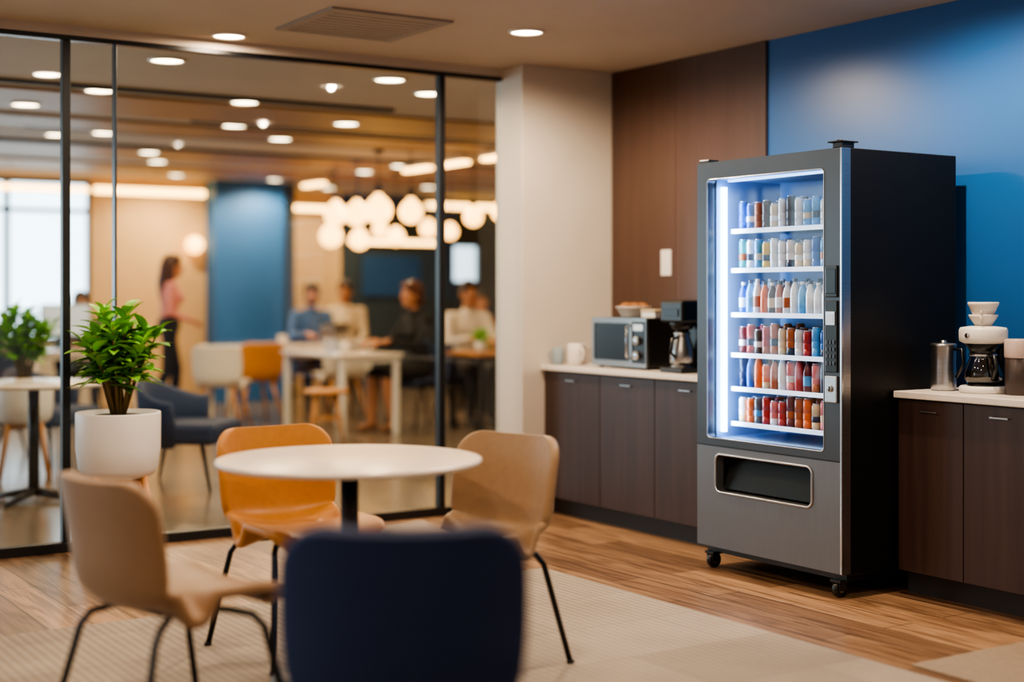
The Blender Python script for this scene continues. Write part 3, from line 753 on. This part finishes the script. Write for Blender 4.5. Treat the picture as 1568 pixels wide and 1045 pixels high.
# ------------------------------------------------------------------ people
def prim_mesh(bm, pr, sub=2):
    if pr[0] == 'c':
        _, a, b, ra, rb, m = pr; t = bmesh.new()
        for c, r in ((a, ra), (b, rb)):
            bmesh.ops.create_icosphere(t, subdivisions=sub, radius=r, matrix=Matrix.Translation(c))
        rr = bmesh.ops.convex_hull(t, input=list(t.verts))
        hull_faces = set(g for g in rr['geom'] if isinstance(g, bmesh.types.BMFace))
        for f in list(t.faces):
            if f not in hull_faces: t.faces.remove(f)
        for v in [v for v in t.verts if not v.link_faces]: t.verts.remove(v)
    else:
        _, c, ax, rad, m = pr; t = bmesh.new(); bmesh.ops.create_icosphere(t, subdivisions=3, radius=1)
        bmesh.ops.scale(t, vec=rad, verts=t.verts); bmesh.ops.transform(t, matrix=ax.to_4x4(), verts=t.verts); bmesh.ops.translate(t, vec=c, verts=t.verts)
    bmesh.ops.recalc_face_normals(t, faces=t.faces)
    me = bpy.data.meshes.new('t'); t.to_mesh(me); t.free(); bm.from_mesh(me); bpy.data.meshes.remove(me)

def fuse(prims, voxel, it):
    bm = bmesh.new()
    for pr in prims: prim_mesh(bm, pr)
    me = bpy.data.meshes.new('tmpf'); bm.to_mesh(me); bm.free()
    o = bpy.data.objects.new('tmpf', me); COL.objects.link(o)
    md = o.modifiers.new('r', 'REMESH'); md.mode = 'VOXEL'; md.voxel_size = voxel; md.use_smooth_shade = True
    md = o.modifiers.new('s', 'SMOOTH'); md.factor = .5; md.iterations = it
    dg = bpy.context.evaluated_depsgraph_get(); ev = o.evaluated_get(dg); m2 = bpy.data.meshes.new_from_object(ev)
    nv = len(m2.vertices); V = np.empty(nv*3); m2.vertices.foreach_get('co', V); V = V.reshape(-1, 3)
    Fc = [tuple(pl.vertices) for pl in m2.polygons]
    bpy.data.objects.remove(o); bpy.data.meshes.remove(me); bpy.data.meshes.remove(m2)
    cen = np.array([V[list(f)].mean(0) for f in Fc]); best = np.full(len(cen), 1e9); mi = np.zeros(len(cen), int)
    for pr in prims:
        if pr[0] == 'c':
            a = np.array(pr[1]); b = np.array(pr[2]); ab = b-a; L2 = max(1e-9, ab @ ab)
            t = np.clip(((cen-a) @ ab)/L2, 0, 1); d = np.linalg.norm(cen-a-t[:, None]*ab, axis=1)-(pr[3]+(pr[4]-pr[3])*t)
        else:
            R_ = np.array(pr[2]); q = (cen-np.array(pr[1])) @ R_; rad = np.array(pr[3]); d = (np.linalg.norm(q/rad, axis=1)-1)*rad.min()
        k = d < best; best[k] = d[k]; mi[k] = pr[-1]
    return V, Fc, mi

I3 = Matrix.Identity(3)
def person(name, loc, yaw, top, bottom, hairc, skin='#c08a68', pose='sit', hair='short', female=False, beard=False, bare_legs=False, bare_arms=False, arms='table', shoe='#1a1a1c', s=1.0, turn=0):
    mats = [M(name+'_skin', skin, .5, var=.04), M(name+'_top', top, .8, var=.08, scale=15, bump=.1), M(name+'_trousers', bottom, .8, var=.08, scale=15), M(name+'_shoes', shoe, .4),
            M(name+'_hair', hairc, .5, var=.25, scale=30, stretch=(4, 4, 1)), M('eye_white', '#e8e4de', .3), M('eye_iris', '#20140e', .2), M(name+'_lips', '#9a5048', .5)]
    V3 = Vector
    w = .88 if female else 1.0
    if pose == 'sit':
        hipz = .535; pel = V3((0, 0, .56)); chest = V3((0, .03, .86)); nb = V3((0, .05, 1.04)); hc = V3((0, .085, 1.205))
        hips = [V3((sx*.09, .01, hipz)) for sx in (-1, 1)]; knees = [V3((sx*.11, .43, .50)) for sx in (-1, 1)]; ank = [V3((sx*.11, .40+.04*sx, .085)) for sx in (-1, 1)]
    else:
        hipz = .90; pel = V3((0, 0, .95)); chest = V3((0, .015, 1.24)); nb = V3((0, .02, 1.41)); hc = V3((0, .045, 1.555))
        hips = [V3((sx*.085, 0, hipz)) for sx in (-1, 1)]; knees = [V3((-.09, .10, .49)), V3((.09, -.03, .49))]; ank = [V3((-.08, .06, .085)), V3((.09, -.2, .10))]
    sh = [V3((sx*.175*w, nb.y-.02, nb.z-.055)) for sx in (-1, 1)]
    if arms == 'table':
        el = [V3((sx*.235*w, nb.y+.13, nb.z-.29)) for sx in (-1, 1)]; wr = [V3((sx*.11, nb.y+.36, .795)) for sx in (-1, 1)]
    elif arms == 'carry':
        el = [V3((sx*.21*w, nb.y-.04, nb.z-.33)) for sx in (-1, 1)]; wr = [V3((sx*.12, nb.y+.17, nb.z-.40)) for sx in (-1, 1)]
    else:
        el = [V3((sx*.22*w, nb.y+.02, nb.z-.33)) for sx in (-1, 1)]; wr = [V3((sx*.14, nb.y+.2, .62)) for sx in (-1, 1)]
    B = []
    lg = 0 if bare_legs else 2; ar = 0 if bare_arms else 1
    B.append(('e', chest, I3, (.155*w, .105, .19), 1)); B.append(('e', (pel+chest)/2+V3((0, .0, -.01)), I3, (.128*w, .095, .17), 1))
    B.append(('e', pel, I3, (.165*(1.0 if female else 1), .12, .12), 2)); B.append(('c', sh[0], sh[1], .058*w, .058*w, 1))
    B.append(('c', chest+V3((0, -.01, .08)), nb, .10*w, .06, 1))
    if female: 
        for sx in (-1, 1): B.append(('e', chest+V3((sx*.065, .085, .0)), I3, (.06, .05, .06), 1))
    B.append(('c', nb+V3((0, 0, -.01)), hc+V3((0, -.02, -.05)), .052*w, .05*w, 0))
    for i in (0, 1):
        B.append(('c', sh[i], el[i], .052*w, .042*w, 1)); B.append(('c', el[i], wr[i], .041*w, .028, ar))
        B.append(('c', hips[i], knees[i], .085, .058, 2)); B.append(('c', knees[i], ank[i].lerp(knees[i], .6), .055, .058, lg)); B.append(('c', ank[i].lerp(knees[i], .6), ank[i], .057, .036, lg))
        B.append(('c', ank[i]+V3((0, -.03, -.04)), ank[i]+V3((0, .13, -.055)), .042, .030, 3))
    groups = [fuse(B, .011, 6)]
    # head
    Rt = Matrix.Rotation(turn, 3, 'Z')
    def h(x, y, z): return hc+Rt @ V3((x, y, z))
    H = [('e', h(0, -.01, .015), Rt, (.074, .093, .10), 0), ('e', h(0, .022, -.05), Rt, (.056, .066, .066), 0), ('e', h(0, .06, -.092), Rt, (.026, .022, .02), 0),
         ('c', h(0, .083, .012), h(0, .104, -.026), .009, .014, 0), ('c', h(-.02, .078, .02), h(.02, .078, .02), .014, .014, 0),
         ('e', h(-.077, -.005, -.008), Rt, (.011, .02, .03), 0), ('e', h(.077, -.005, -.008), Rt, (.011, .02, .03), 0),
         ('c', h(0, -.01, -.06), h(0, -.035, -.13), .05*w, .05*w, 0), ('e', h(-.035, .055, -.03), Rt, (.025, .025, .022), 0), ('e', h(.035, .055, -.03), Rt, (.025, .025, .022), 0)]
    groups.append(fuse(H, .005, 4))
    # hair
    G = [('e', h(0, -.022, .036), Rt, (.086, .1, .1), 4), ('c', h(-.045, .045, .082), h(.04, .05, .085), .03, .032, 4), ('e', h(0, -.055, -.02), Rt, (.077, .062, .08), 4)]
    if hair == 'long':
        G += [('c', h(0, -.06, .0), h(0, -.09, -.16), .078, .075, 4), ('c', h(0, -.09, -.16), h(.0, -.105, -.32), .075, .04, 4),
              ('c', h(-.07, -.02, .02), h(-.07, -.04, -.14), .03, .035, 4), ('c', h(.07, -.02, .02), h(.07, -.04, -.14), .03, .035, 4)]
    if hair == 'bun': G += [('e', h(0, -.09, -.05), Rt, (.055, .05, .06), 4), ('c', h(-.07, -.01, .02), h(-.06, -.03, -.07), .028, .03, 4), ('c', h(.07, -.01, .02), h(.06, -.03, -.07), .028, .03, 4)]
    if beard: G += [('c', h(-.05, .03, -.065), h(0, .062, -.098), .024, .03, 4), ('c', h(.05, .03, -.065), h(0, .062, -.098), .024, .03, 4), ('c', h(-.025, .088, -.042), h(.025, .088, -.042), .008, .008, 4)]
    groups.append(fuse(G, .007, 3))
    # hands
    for i, sx in ((0, -1), (1, 1)):
        d = (wr[i]-el[i]).normalized(); 
        if arms == 'table': d = V3((d.x*.5, d.y, -.05)).normalized()
        nrm = V3((0, 0, 1)); lat = d.cross(nrm).normalized(); nrm = lat.cross(d).normalized(); ax = Matrix((lat, d, nrm)).transposed()
        Hn = [('c', wr[i]-d*.02, wr[i]+d*.03, .026, .024, 0), ('e', wr[i]+d*.055, ax, (.038, .048, .016), 0)]
        for k, (o_, ln) in enumerate(((-.029, .062), (-.0095, .072), (.0105, .068), (.029, .054))):
            q = wr[i]+d*.09+lat*o_; ang = .25
            for seg, fr in enumerate((.45, .32, .25)):
                dd = (d*math.cos(ang)-nrm*math.sin(ang)+lat*o_*2).normalized(); q2 = q+dd*ln*fr*1.1
                Hn.append(('c', q, q2, .0088-.0008*seg, .0082-.0008*seg, 0)); q = q2; ang += .35
        ts = lat*(-sx)
        q = wr[i]+d*.03+ts*.03; q2 = q+(d*.6+ts*.7-nrm*.2).normalized()*.04; q3 = q2+(d*.9+ts*.25-nrm*.3).normalized()*.03
        Hn += [('c', q, q2, .013, .0105, 0), ('c', q2, q3, .0105, .0085, 0)]
        groups.append(fuse(Hn, .004, 2))
    vs = []; fs = []; mi = []; off = 0
    for V, Fc, m in groups:
        vs.append(V); fs += [tuple(k+off for k in f) for f in Fc]; mi += list(m); off += len(V)
    # eyes, brows, lips
    t = bmesh.new()
    def small(c, r, m_):
        n0 = len(t.faces); bmesh.ops.create_icosphere(t, subdivisions=2, radius=1, matrix=Matrix.Translation(c) @ Rt.to_4x4() @ Matrix.Diagonal((*r, 1)))
        t.faces.ensure_lookup_table()
        for f in t.faces[n0:]: f.material_index = m_
    for sx in (-1, 1):
        small(h(sx*.031, .078, .002), (.013, .009, .008), 5); small(h(sx*.031, .0855, .002), (.006, .004, .006), 6); small(h(sx*.032, .088, .024), (.018, .006, .004), 4)
    small(h(0, .088, -.052), (.024, .009, .008), 7)
    t.verts.index_update()
    vs.append(np.array([v.co[:] for v in t.verts])); fs += [tuple(v.index+off for v in f.verts) for f in t.faces]; mi += [f.material_index for f in t.faces]; t.free()
    V = np.vstack(vs)
    me = bpy.data.meshes.new(name); me.from_pydata(V.tolist(), [], fs)
    for m_ in mats: me.materials.append(m_)
    me.polygons.foreach_set('material_index', np.array(mi, dtype=np.int32)); me.polygons.foreach_set('use_smooth', np.ones(len(fs), dtype=bool)); me.update()
    o = bpy.data.objects.new(name, me); COL.objects.link(o); o.location = loc; o.rotation_euler = (0, 0, yaw); o.scale = (s, s, s)
    return o

person('standing_woman', (5.2, 14.62, 0), yaw_of(.95, -.15), '#c98480', '#101116', '#3c2014', pose='stand', hair='long', female=True, arms='carry', s=1.02, skin='#b87e5e')
person('seated_man_blue_shirt', (7.0, 15.0, 0), yaw_of(-.25, -1), '#3e5f90', '#22252e', '#1e120c', beard=True, s=1.07, turn=-.3, skin='#b07a5a')
shell_chair('office_chair', (7.0, 15.03, 0), yaw_of(-.25, -1), NAVYO)
person('seated_man_cream_shirt', (7.85, 15.8, 0), yaw_of(-.6, -.8), '#c9b8a0', '#2a2622', '#2a180e', s=1.1, arms='lap', skin='#b07a5a')
shell_chair('office_chair', (7.85, 15.83, 0), yaw_of(-.6, -.8), NAVYO)
person('seated_woman_black_dress', (6.78, 12.08, 0), yaw_of(-1, -.12), '#0f0f13', '#0f0f13', '#4c2412', female=True, hair='bun', bare_legs=True, arms='table', s=1.07, shoe='#8a6048', skin='#b07a5a')
shell_chair('office_chair', (6.82, 12.09, 0), yaw_of(-1, -.12), NAVYO)
person('seated_man_white_shirt', (7.5, 12.4, 0), yaw_of(-.2, -1), '#d6cdc2', '#2a2c33', '#24160f', s=1.08, skin='#b07a5a')
shell_chair('office_chair', (7.5, 12.43, 0), yaw_of(-.2, -1), NAVYO)
person('seated_man_brown_jacket', (8.8, 14.25, 0), yaw_of(-.3, -1), '#6a4a34', '#2a2c33', '#20140e', arms='table', skin='#b07a5a')
shell_chair('office_chair', (8.8, 14.28, 0), yaw_of(-.3, -1), NAVYO)
person('seated_person_grey_top', (4.35, 14.88, 0), yaw_of(-.2, -1), '#3c424c', '#22252e', '#1c120c', arms='table', skin='#a87454')
shell_chair('office_chair', (4.35, 14.91, 0), yaw_of(-.2, -1), NAVYO)
person('seated_person_dark_top', (2.75, 12.15, 0), yaw_of(-.3, 1), '#2a3a50', '#22252e', '#1c1410', arms='table')
shell_chair('office_chair', (2.75, 12.12, 0), yaw_of(-.3, 1), NAVYO)

# ------------------------------------------------------------------ world
w = bpy.data.worlds.new('daylight'); SC.world = w; w.use_nodes = True; nt = w.node_tree; N = nt.nodes; L = nt.links
bg = N['Background']; tc = N.new('ShaderNodeTexCoord'); dt = N.new('ShaderNodeVectorMath'); dt.operation = 'DOT_PRODUCT'; dt.inputs[1].default_value = (-.35, .93, .1)
L.new(tc.outputs['Generated'], dt.inputs[0])
cr = N.new('ShaderNodeValToRGB'); cr.color_ramp.elements[0].position = .5; cr.color_ramp.elements[1].position = .8
cr.color_ramp.elements[0].color = (.07, .064, .06, 1); cr.color_ramp.elements[1].color = (.74, .9, 1, 1)
L.new(dt.outputs['Value'], cr.inputs[0]); L.new(cr.outputs[0], bg.inputs[0]); bg.inputs[1].default_value = 8.0

# ------------------------------------------------------------------ camera
cam = bpy.data.cameras.new('camera'); co = bpy.data.objects.new('camera', cam); COL.objects.link(co); SC.camera = co
co.location = (0, 0, 1.3); co.rotation_euler = (math.pi/2, 0, math.radians(-33.0))
cam.sensor_width = 36; cam.lens = 50.6; cam.shift_y = -72.5/1568
cam.dof.use_dof = True; cam.dof.focus_distance = 6.2; cam.dof.aperture_fstop = .75
cam.clip_start = .05
SC.view_settings.look = 'AgX - Medium High Contrast'
SC.view_settings.exposure = -0.3
